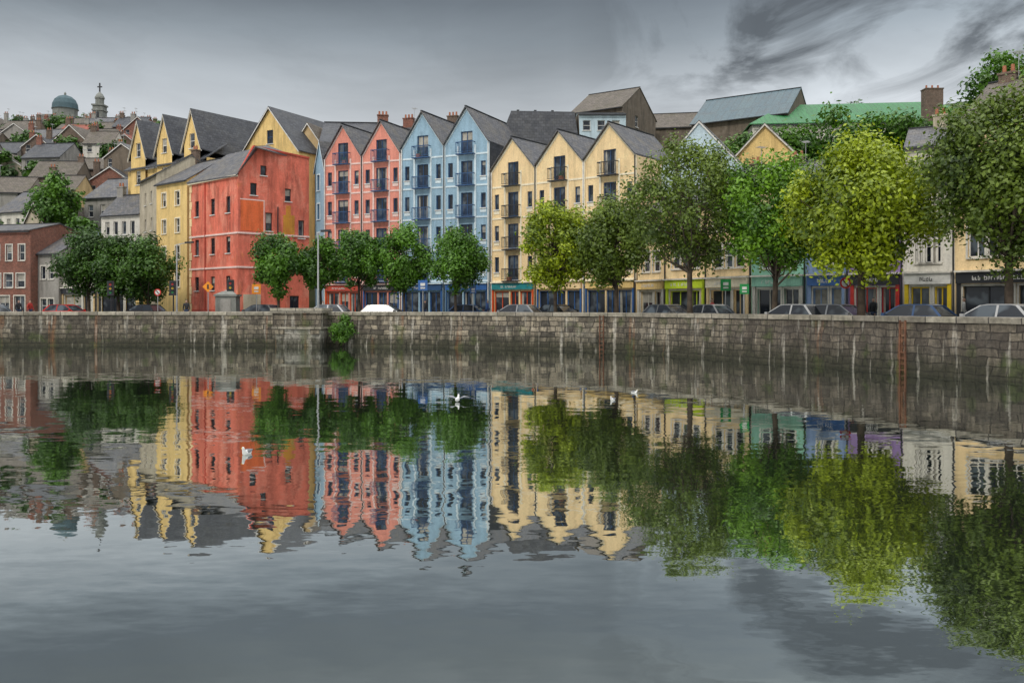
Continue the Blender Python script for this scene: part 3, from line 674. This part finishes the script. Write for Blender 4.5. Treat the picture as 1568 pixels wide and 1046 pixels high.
def tube(V,F,pts,rad,n=7):
    k0=len(V)
    for i,p in enumerate(pts):
        t=(pts[min(i+1,len(pts)-1)]-pts[max(i-1,0)]).normalized(); a=t.orthogonal().normalized(); c=t.cross(a)
        for k in range(n):
            g_=2*math.pi*k/n; V.append(tuple(p+a*rad[i]*math.cos(g_)+c*rad[i]*math.sin(g_)))
    for i in range(len(pts)-1):
        for k in range(n): F.append((k0+i*n+k,k0+i*n+(k+1)%n,k0+(i+1)*n+(k+1)%n,k0+(i+1)*n+k))
def tree(name,x,y,zb,z0,z1,rx,leafm,nleaf,ls=.15,clumps=26,dens=.42,trunk=.16,loose=1.0,lean=0,ry=None,shape=1.0):
    ry=ry or rx; cz=(z0+z1)/2; rz=(z1-z0)/2; e=empty(name,(x,y,zb))
    cl=[]
    for i in range(clumps):
        for _ in range(50):
            v=rng.normal(size=3); v/=np.linalg.norm(v); r=rng.uniform(.35,1)**.6
            p=v*r
            wz=1-max(0,p[2])*.25*shape
            q=np.array([p[0]*rx*.8*wz,p[1]*ry*.8*wz,p[2]*rz*.8])
            if all(np.linalg.norm((q-c[0])/1)>.32*rx*dens*2 for c in cl): break
        cl.append((q,rng.uniform(.6,1.3)*dens*min(rx,rz*1.1)*.84,rng.uniform(0,1)))
    V=[];F=[]
    top=Vector((lean,0,cz-zb+rz*.35)); T=[Vector((0,0,-.2)),Vector((lean*.1+.03,.02,(z0-zb)*.5)),Vector((lean*.4,-.03,z0-zb+rz*.15)),Vector((lean*.8,.03,cz-zb)),top]
    tube(V,F,T,[trunk*1.35,trunk,trunk*.85,trunk*.5,trunk*.15],9)
    for c,r,_ in cl:
        base=T[2].lerp(T[4],random.uniform(-.1,.7)); tgt=Vector((c[0]+lean*.5,c[1],c[2]+cz-zb)); mid=base.lerp(tgt,.5)+Vector((random.uniform(-.2,.2),random.uniform(-.2,.2),-.1*rz))
        tube(V,F,[base,mid,tgt],[trunk*.4,trunk*.24,trunk*.06],5)
    make_mesh('trunk_and_limbs',V,F,BARK,e,smooth=True,uv=False)
    w=np.array([c[1]**2 for c in cl]); w/=w.sum(); idx=rng.choice(len(cl),nleaf,p=w)
    C=np.array([c[0] for c in cl])[idx]; Rr=np.array([c[1] for c in cl])[idx]; S=np.array([c[2] for c in cl])[idx]
    d=rng.normal(size=(nleaf,3)); d/=np.linalg.norm(d,axis=1)[:,None]
    rr=rng.uniform(.0,1,nleaf)**.45*(1+rng.normal(0,.12*loose,nleaf))
    lump=1+.4*np.sin(d[:,0]*7+idx)*np.sin(d[:,1]*6+idx*2)*np.sin(d[:,2]*8+idx*3)
    P=C+d*(Rr*rr*lump)[:,None]; P[:,0]+=lean*.5
    P[:,2]+=cz-zb
    nrm_=d+rng.normal(0,.6,(nleaf,3))+np.array([0,-.1,.35]); nrm_/=np.linalg.norm(nrm_,axis=1)[:,None]
    t=np.cross(nrm_,rng.normal(size=(nleaf,3))); t/=np.linalg.norm(t,axis=1)[:,None]; bt=np.cross(nrm_,t)
    s=rng.uniform(.65,1.25,nleaf)[:,None]*ls
    VV=np.stack([P-t*s,P+bt*s*.55,P+t*s,P-bt*s*.55],1).reshape(-1,3)
    FF=np.arange(nleaf*4).reshape(-1,4).tolist()
    ob=make_mesh('foliage',VV.tolist(),FF,leafm,e,uv=False)
    a=ob.data.attributes.new('shade','FLOAT','FACE'); a.data.foreach_set('value',np.clip(S*.6+rng.uniform(0,.5,nleaf)-.03,0,1).astype(np.float32))
    return e
tz1=G+.1
for (x,y,z0,z1,r) in ((-17.9,66,3.3,8.7,2.2),(-15.0,67.5,3.7,8.5,2.1),(-11.9,67,3.7,8.9,2.3),(-8.4,67,3.7,9.1,2.4),(-4.35,66,3.4,9.3,2.6)):
    tree('street_tree',x,y,tz1,z0,z1,r,L_MID,10500,.13,28,.4,.11)
tree('maple_tree',3.0,60,tz1,3.6,10.7,3.0,L_YEL,16000,.13,38,.36,.13)
tree('maple_tree',6.95,57.5,tz1,3.5,10.3,3.1,L_OLV,15000,.13,38,.36,.15)
tree('birch_tree',10.3,50,tz1,4.3,13.6,4.5,L_OLV,20000,.11,58,.27,.17,1.7,shape=1.8)
tree('lime_tree',14.1,46.5,tz1,3.6,11.6,3.5,L_FRESH,20000,.12,42,.34,.16,1.3,lean=.3)
tree('plane_tree',17.0,42,tz1,3.8,11.4,4.3,L_YEL,30000,.12,54,.32,.19,1.2)
tree('plane_tree',21.2,36.8,tz1,4.2,12.9,4.1,L_OLV,30000,.11,52,.32,.18,1.3)
tree('plane_tree',26.0,37.0,tz1,4.7,12.8,3.4,L_OLV,12000,.14,34,.34,.18,1.3)
for (x,y,z0,z1,r) in ((-39.3,80,3.2,10.6,3.1),(-36.1,79,3.0,9.9,2.5),(-32.9,78,2.9,9.6,2.8)):
    tree('street_tree',x,y,tz1,z0,z1,r,L_DARK,11500,.15,28,.42,.16)
for (x,y,z0,z1,r) in ((27.2,83,10,21.2,4.0),(31.0,84,10,22.4,4.2),(34.8,85,10.5,23.2,4.3),(38.8,84,10.5,22.8,4.2),(42.4,83,10.5,22.6,4.0),(24.5,90,13,21,3.4),(46.5,82,11,22,4)):
    tree('hillside_tree',x,y,tz(x,y),z0,z1,r,L_MID,6500,.24,24,.42,.25)
for (x,y,z0,z1,r) in ((55.5,97,18,33,5.5),(62,98,18,34,5.5),(68,95,18,33,5.5),(60,86,14,24,4),(64,82,12,24,5),(74,90,16,30,6),(70,110,22,36,6),(80,105,22,36,6),(50,125,24,32,5),(38,135,24,32,5)):
    tree('hillside_tree',x,y,tz(x,y),z0,z1,r,L_MID,6500,.28,24,.42,.3)
for (x,y,z0,z1,r) in ((-54.5,103.5,11,19.2,3.4),(-57.3,105.5,9,16.5,2.9),(-50.4,101,8,13.6,2.5),(-63,104,8,13,2.4),(-72,114,12,19,3)):
    tree('hillside_tree',x,y,tz(x,y),z0,z1,r,L_MID,5200,.24,20,.42,.2)
for (x,y,s) in ((-142,250,1),(-137,250,.8),(-104,243,.7),(-95,245,.6),(-128,262,1.1),(-90,160,.6),(-78,150,.6),(-100,190,.7),(-85,175,.6),(-118,205,.7),(-74,135,.5),(-70,172,.6),(-110,222,.7),(-98,208,.6),(-82,140,.6),(-66,145,.6)):
    z=tz(x,y); tree('hillside_tree',x,y,z,z+3,z+11*s+2,4*s+1,L_DARK,2600,.38,16,.42,.25)
p,t,nn=at_quay(x=-11.9); e=tree('wall_shrub',p.x+nn.x*.45,p.y+nn.y*.45,.3,.1,2.3,1.0,L_MID,4200,.08,18,.4,.04,1.6)

# ------------------------------------------------------------------ street furniture
def cyl(b,part,mat,x,y,z0,z1,r0,r1=None,n=10): lathe(b,part,mat,x,y,[(0.001,z0),(r0,z0),(r1 or r0,z1),(.001,z1)],n)
def lamp(x,y,h,arm=1.2):
    b=Building('street_lamp',(x,y)); cyl(b,'base',STEEL,x,y,G,G+1.0,.11,.1); cyl(b,'pole',STEEL,x,y,G+1.0,G+h,.075,.05)
    f=Frame(b,(x,y),(x+1,y)); f.slab('arm',STEEL,[(0,.03,G+h),(arm,.03,G+h+.15),(arm,-.03,G+h+.15),(0,-.03,G+h)],.06)
    f.slab('lantern',DARK,[(arm-.1,.13,G+h+.2),(arm+.6,.1,G+h+.24),(arm+.6,-.1,G+h+.24),(arm-.1,-.13,G+h+.2)],.14); b.finish()
lamp(-13.9,61.8,6.6,.3); lamp(5.2,62,6.8,.9); lamp(-45,70,6.6,.9); lamp(-28,72,6.5,.8)
def sign(name,x,y,z,kind,mat,s=.35):
    b=Building(name,(x,y)); cyl(b,'post',STEEL,x,y,G,z+s*.6,.035); f=Frame(b,(x-s,y-.05),(x+s,y-.05))
    if kind=='round':
        pts=[(s+s*math.cos(a),0,z+s*math.sin(a)) for a in [k*math.pi/10 for k in range(20)]]; f.poly('plate',mat,pts)
        pts=[(s+s*.68*math.cos(a),.006,z+s*.68*math.sin(a)) for a in [k*math.pi/10 for k in range(20)]]; f.poly('plate_face',WHITE,pts)
        f.slab('bar',mat,[(s*.5,.014,z+s*.5),(s*.64,.014,z+s*.6),(s*1.5,.014,z-s*.4),(s*1.36,.014,z-s*.5)],.02)
    elif kind=='diamond':
        f.poly('plate',mat,[(s,0,z-s),(2*s,0,z),(s,0,z+s),(0,0,z)]); f.box('symbol',DARK,s*.85,s*1.15,.004,.01,z-s*.4,z+s*.4)
    else:
        f.box('plate',mat,0,2*s,0,.03,z-s*1.1,z+s*1.1); f.box('symbol',WHITE,s*.5,s*1.5,.034,.045,z-s*.1,z+s*.5); f.box('symbol',WHITE,s*.5,s*1.5,.034,.045,z-s*.7,z-s*.4)
    b.finish()
sign('warning_sign',-24.5,69.5,4.3,'diamond',ORS,.45); sign('warning_sign',-20.3,68.5,4.1,'panel',ORS,.35); sign('parking_sign',-6.7,64.8,4.3,'panel',BLUEP,.35)
sign('no_parking_sign',17.7,45.8,4.0,'round',REDP,.3); sign('pharmacy_sign',13.5,54.5,4.1,'panel',GREENP,.33); sign('no_parking_sign',-30,73,3.9,'round',REDP,.3)
sign('bus_stop_sign',-3.0,66.5,4.0,'panel',BLUEP,.25); sign('information_sign',12.6,46.8,3.7,'panel',GREENP,.25)
def traffic_light(x,y):
    b=Building('traffic_light',(x,y)); cyl(b,'post',DARK,x,y,G,G+2.6,.06); f=Frame(b,(x-.17,y-.2),(x+.17,y-.2))
    f.box('backing_board',DARK,-.1,.44,-.14,0,G+2.2,G+3.4)
    for k,m in enumerate((GREENP,YP,REDP)):
        f.box('hood',DARK,.02,.32,.0,.2,G+2.6+k*.33,G+2.63+k*.33)
        pts=[(.17+.1*math.cos(a),.005,G+2.46+k*.33+.1*math.sin(a)) for a in [j*math.pi/6 for j in range(12)]]; f.poly('lens',m,pts)
    b.finish()
for x,y in ((-44.5,74),(-50.5,76),(-27.5,70),(-22,67.5),(-33,71)): traffic_light(x,y)
b=Building('utility_kiosk',(-22,64)); f=Frame(b,(-22.9,66.5),(-21.3,66.5)); f.box('cabinet',STN,0,1.6,-1,0,G,G+2.1); f.box('cabinet_cap',STN,-.1,1.7,-1.1,.1,G+2.1,G+2.25); f.box('door',GREY,.4,1.2,.004,.03,G+.1,G+1.9)
f.slab('pitched_cap',STN,[(-.05,.05,G+2.25),(1.65,.05,G+2.25),(1.2,-.5,G+2.5),(.4,-.5,G+2.5)],.02); b.finish()

# cars
def car(name,x,y,ang,pm,van=False):
    H=1.45 if not van else 1.95; Lc=4.2
    b=Building(name,(x,y)); c,s=math.cos(ang),math.sin(ang)
    f=Frame(b,(x-c*Lc/2,y-s*Lc/2),(x+c*Lc/2,y+s*Lc/2))
    prof=[(.05,.3),(0,.55),(.05,.85),(.75 if not van else .1,.95),(3.15,.95),(4.0,.78),(4.2,.55),(4.15,.3)]
    def section(pr,hw,part,mat,top=None):
        V=[];k=len(pr)
        for sgn in (1,-1):
            for (u,z) in pr:
                w_=hw(z); V.append(f.P(u,sgn*w_-.0,G+z+.0))
        F=[tuple(range(k)),tuple(range(2*k-1,k-1,-1))]+[(i,(i+1)%k,k+(i+1)%k,k+i) for i in range(k)]
        b.add(part,mat,V,F)
    section(prof,lambda z:.88 if .35<z<.8 else .8,'body',pm)
    if van: gh=[(.08,.95),(.15,H-.05),(.3,H),(2.6,H),(2.9,H-.1),(3.35,.95)]
    else: gh=[(.5,.94),(1.0,H-.06),(1.25,H-.01),(2.2,H-.01),(2.45,H-.05),(3.25,.94)]
    section(gh,lambda z:.76-(z-.95)*.36,'cabin_glass',GLASS)
    hw=.76-(H-.95)*.36
    zt=G+H
    f.slab('roof_panel',pm,[(gh[1][0]-.02,hw+.02,zt-.04),(gh[1][0]-.02,-hw-.02,zt-.04),(gh[2][0],-hw,zt+.025),(gh[2][0],hw,zt+.025)],.05)
    f.slab('roof_panel',pm,[(gh[2][0],hw,zt+.026),(gh[2][0],-hw,zt+.026),(gh[3][0],-hw,zt+.026),(gh[3][0],hw,zt+.026)],.05)
    f.slab('roof_panel',pm,[(gh[3][0],hw,zt+.025),(gh[3][0],-hw,zt+.025),(gh[4][0]+.04,-hw-.02,zt-.03),(gh[4][0]+.04,hw+.02,zt-.03)],.05)
    for sg in (1,-1):
        for (ua,ub,wd) in ((gh[0][0],gh[1][0],.14),(1.75,1.75,.09),(gh[5][0],gh[4][0],.09)):
            w0,w1=sg*.775,sg*(hw+.015)
            V=[f.P(ua-wd/2,w0,G+.94),f.P(ua+wd/2,w0,G+.94),f.P(ub+wd/2,w1,G+H-.02),f.P(ub-wd/2,w1,G+H-.02)]; b.add('pillars',pm,V,[(0,1,2,3)])
        f.box('mirror',pm,3.0,3.15,min(sg*.82,sg*.98),max(sg*.82,sg*.98),G+.92,G+1.07)
        for u in (.8,3.35):
            V=[];n=14
            for w_ in (sg*.9,sg*.68):
                for k in range(n): a=2*math.pi*k/n; V.append(f.P(u+.31*math.cos(a),w_,G+.31+.31*math.sin(a)))
            b.add('wheels',DARK,V,[tuple(range(n)),tuple(range(n,2*n))]+[(k,(k+1)%n,n+(k+1)%n,n+k) for k in range(n)])
            V=[f.P(u+.19*math.cos(2*math.pi*k/n),sg*.905,G+.31+.19*math.sin(2*math.pi*k/n)) for k in range(n)]; b.add('hubcaps',STEEL,V,[tuple(range(n))])
    f.box('headlights',WHITE,4.1,4.19,.45,.75,G+.6,G+.74); f.box('headlights',WHITE,4.1,4.19,-.75,-.45,G+.6,G+.74)
    f.box('tail_lights',REDP,-.01,.06,.5,.78,G+.62,G+.82); f.box('tail_lights',REDP,-.01,.06,-.78,-.5,G+.62,G+.82)
    b.finish()
def cp(name,c):
    m=plain(name,c,.25,.2,.02); return m
SIL=cp('car_silver',(.28,.29,.31)); CWH=cp('car_white',(.5,.5,.5)); CRED=cp('car_red',(.5,.02,.015)); CBL=cp('car_blue',(.05,.1,.22)); CBK=cp('car_black',(.02,.02,.022)); CGR=cp('car_grey',(.12,.125,.13))
def on_street(x,t):
    i=min(range(1,len(Qd)-1),key=lambda i:abs(Qd[i].lerp(Fd[i],t).x-x)+(0 if Qd[i].lerp(Fd[i],t).y>20 else 50))
    p=Qd[i].lerp(Fd[i],t); d=(Qd[i+1].lerp(Fd[i+1],t)-p); return p.x,p.y,math.atan2(d.y,d.x)
for x,t,m,v in ((-50,.5,CWH,True),(-43,.35,SIL,False),(-36.5,.4,CRED,False),(-31.5,.62,CBK,False),(-13.9,.35,SIL,False),(-9.6,.4,CGR,False),(-20.5,.6,CGR,False),(-3.5,.78,CBL,False),(.2,.35,SIL,False),(3.6,.75,CBK,False),(9.5,.32,CGR,False),(12,.75,CWH,False),(14.6,.33,CWH,False),(16.6,.45,SIL,False),(18.6,.4,CBL,False),(20.3,.3,CWH,False),(22.5,.3,CGR,False),(-62,.4,CBL,False),(-56,.55,SIL,False)):
    X,Y,a=on_street(x,t); car('parked_van' if v else 'parked_car',X,Y,a+(math.pi if random.random()<.5 else 0),m,v)

# people
SKIN=plain('skin',(.5,.3,.22),.6)
def skinmesh(e,nm,vs,es,rs,mat,lv=1):
    me=bpy.data.meshes.new(nm); me.from_pydata(vs,es,[]); me.materials.append(mat); o=bpy.data.objects.new(nm,me); COL.objects.link(o); o.parent=e
    o.modifiers.new('s','SKIN')
    for i,r in enumerate(rs): me.skin_vertices[0].data[i].radius=r if isinstance(r,tuple) else (r,r)
    me.skin_vertices[0].data[0].use_root=True
    s=o.modifiers.new('b','SUBSURF'); s.levels=lv; s.render_levels=lv
def person(x,y,top,leg,ang=0,step=.18,hair=(.05,.03,.02)):
    e=empty('pedestrian',(x,y,G+.12)); e.rotation_euler=(0,0,ang)
    mk=lambda *a: skinmesh(e,*a)
    mk('legs',[(0,0,.93),(.09,0,.88),(.1,step*.6,.48),(.1,step,.08),(.1,step-.16,.03),(-.09,0,.88),(-.1,-step*.3,.48),(-.1,-step,.1),(-.1,-step-.12,.04)],[(0,1),(1,2),(2,3),(3,4),(0,5),(5,6),(6,7),(7,8)],[.11,.1,.07,.05,.04,.1,.07,.05,.04],leg)
    mk('jacket',[(0,0,.92),(0,0,1.15),(0,0,1.38),(.17,0,1.4),(.23,-.05,1.12),(.22,-.14,.9),(-.17,0,1.4),(-.23,.05,1.12),(-.22,-.02,.88),(0,0,1.47)],[(0,1),(1,2),(2,3),(3,4),(4,5),(2,6),(6,7),(7,8),(2,9)],[(.15,.11),(.14,.1),(.15,.11),.07,.05,.04,.07,.05,.04,.06],top)
    mk('head_and_neck',[(0,0,1.45),(0,-.01,1.55),(0,-.02,1.66)],[(0,1),(1,2)],[.05,.075,.085],SKIN)
    mk('hair',[(0,.02,1.67),(0,.0,1.73)],[(0,1)],[.095,.06],plain('hair_brown',hair,.7))
    for sg,yy in ((1,-.17),(-1,-.03)): mk('hand',[(sg*.22,yy,.88),(sg*.215,yy-.02,.8),(sg*.21,yy-.03,.74),(sg*.19,yy-.05,.8)],[(0,1),(1,2),(0,3)],[.03,.03,.015,.012],SKIN)
JK=plain('jacket_black',(.03,.03,.035),.8);JR=plain('jacket_red',(.45,.04,.03),.8);JB=plain('jacket_blue',(.05,.1,.3),.8);JW=plain('shirt_white',(.6,.6,.58),.8);JN=plain('denim',(.04,.06,.12),.9)
for x,y,tp,a in ((-39.5,69,JK,1.2),(-38.7,69.2,JR,1.4),(-46,72,JB,-1.2),(-47.2,72,JK,1.6),(-25.5,67.5,JK,.3),(-17,77.5,JW,1.5),(-7.5,74.5,JK,-1.4),(-2,70.5,JB,1.5),(12.2,52.5,JR,1),(19.5,46.5,JK,-1),(22.8,43.5,JW,1.2)):
    person(x,y,tp,JN,a)
# gulls
GW=plain('gull_white',(.66,.66,.64),.7,0,.03); GG=plain('gull_grey',(.22,.23,.25),.7)
def gull(x,y,z,ang,fly=False,sc=.62):
    e=empty('seagull',(x,y,z)); e.rotation_euler=(0,0,ang); e.scale=(sc,sc,sc)
    skinmesh(e,'body',[(0,0,.05),(-.13,0,.06),(-.24,0,.09),(.1,0,.08),(.15,0,.16),(.17,0,.22),(.2,0,.225)],[(0,1),(1,2),(0,3),(3,4),(4,5),(5,6)],[.085,.065,.015,.065,.036,.04,.02],GW,2)
    skinmesh(e,'beak',[(.21,0,.225),(.27,0,.21)],[(0,1)],[.012,.005],YP,1)
    if fly:
        for sg in (1,-1):
            make_mesh('wing',[(.08,sg*.05,.1),(.1,sg*.22,.2),(.02,sg*.5,.15),(-.03,sg*.3,.16),(-.08,sg*.06,.1)],[(0,1,3,4),(1,2,3)],GG,e)
    else:
        for sg in (1,-1): skinmesh(e,'wing',[(.06,sg*.055,.1),(-.1,sg*.06,.11),(-.27,sg*.02,.12)],[(0,1),(1,2)],[(.03,.055),(.025,.045),.008],GG,2)
gull(-5.05,16.4,-.02,-1.8,False,.75); gull(-1.6,25.3,.02,1.4,True,.8); gull(3.0,25.7,-.02,-2.2); gull(3.95,27.8,-.02,-.6,False,.55)

# ------------------------------------------------------------------ sky, light, camera
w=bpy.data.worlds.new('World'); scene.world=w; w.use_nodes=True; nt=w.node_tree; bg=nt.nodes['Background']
sky=N(nt,'ShaderNodeTexSky',sky_type='NISHITA'); sky.sun_disc=False; sky.sun_elevation=math.radians(40); sky.sun_rotation=math.radians(210)
tc=N(nt,'ShaderNodeTexCoord').outputs['Generated']; sx=N(nt,'ShaderNodeSeparateXYZ'); nt.links.new(tc,sx.inputs[0])
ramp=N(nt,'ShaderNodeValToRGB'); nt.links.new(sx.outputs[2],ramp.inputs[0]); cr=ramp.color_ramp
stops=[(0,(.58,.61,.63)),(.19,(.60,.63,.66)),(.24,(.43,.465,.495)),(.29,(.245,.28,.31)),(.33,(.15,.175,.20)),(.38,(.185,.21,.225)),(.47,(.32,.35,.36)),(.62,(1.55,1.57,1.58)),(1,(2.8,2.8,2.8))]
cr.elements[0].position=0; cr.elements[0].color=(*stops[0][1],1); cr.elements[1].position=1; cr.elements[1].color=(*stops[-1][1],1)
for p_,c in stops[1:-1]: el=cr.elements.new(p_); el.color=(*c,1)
dv=N(nt,'ShaderNodeMath',operation='ADD'); nt.links.new(sx.outputs[2],dv.inputs[0]); dv.inputs[1].default_value=.12
pj=N(nt,'ShaderNodeVectorMath',operation='DIVIDE'); cb=N(nt,'ShaderNodeCombineXYZ')
for i in range(3): nt.links.new(dv.outputs[0],cb.inputs[i])
nt.links.new(tc,pj.inputs[0]); nt.links.new(cb.outputs[0],pj.inputs[1])
c1=noise(nt,mapping(nt,pj.outputs[0],(1,.6,1)),2.2,8,.6,.7); c2=noise(nt,mapping(nt,pj.outputs[0],(.5,.6,1)),1.3,7,.55,.4)
side=rng_map(nt,sx.outputs[0],.06,.26,.12,1)
d1=rng_map(nt,c1.outputs[0],.45,.60,0,.85); dm=N(nt,'ShaderNodeMath',operation='MULTIPLY'); nt.links.new(d1,dm.inputs[0]); nt.links.new(side,dm.inputs[1])
up=rng_map(nt,sx.outputs[2],.19,.26,0,1); dm2=N(nt,'ShaderNodeMath',operation='MULTIPLY'); nt.links.new(dm.outputs[0],dm2.inputs[0]); nt.links.new(up,dm2.inputs[1])
k=vscale(nt,ramp.outputs[0],rng_map(nt,sx.outputs[0],.02,.3,1,1.4))
k=mix(nt,dm2.outputs[0],k,(.085,.095,.105))
k=vscale(nt,k,rng_map(nt,c2.outputs[0],.35,.68,.8,1.2))
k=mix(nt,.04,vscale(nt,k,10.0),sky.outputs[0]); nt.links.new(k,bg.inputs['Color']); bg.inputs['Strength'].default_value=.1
sl=bpy.data.lights.new('sun','SUN'); sl.energy=1.5; sl.angle=math.radians(10); sl.color=(1,.93,.82); so=bpy.data.objects.new('sun',sl); COL.objects.link(so); so.rotation_euler=(math.radians(50),0,math.radians(-30)); so.location=(0,-20,40)
cd=bpy.data.cameras.new('camera'); cd.sensor_width=36; cd.lens=30.3; cd.shift_y=-.0357; cd.clip_end=4000; cam=bpy.data.objects.new('camera',cd); COL.objects.link(cam)
cam.location=(0,0,2.84); cam.rotation_euler=(math.radians(90),0,0); scene.camera=cam
scene.view_settings.view_transform='Standard'; scene.view_settings.look='None'; scene.view_settings.exposure=0
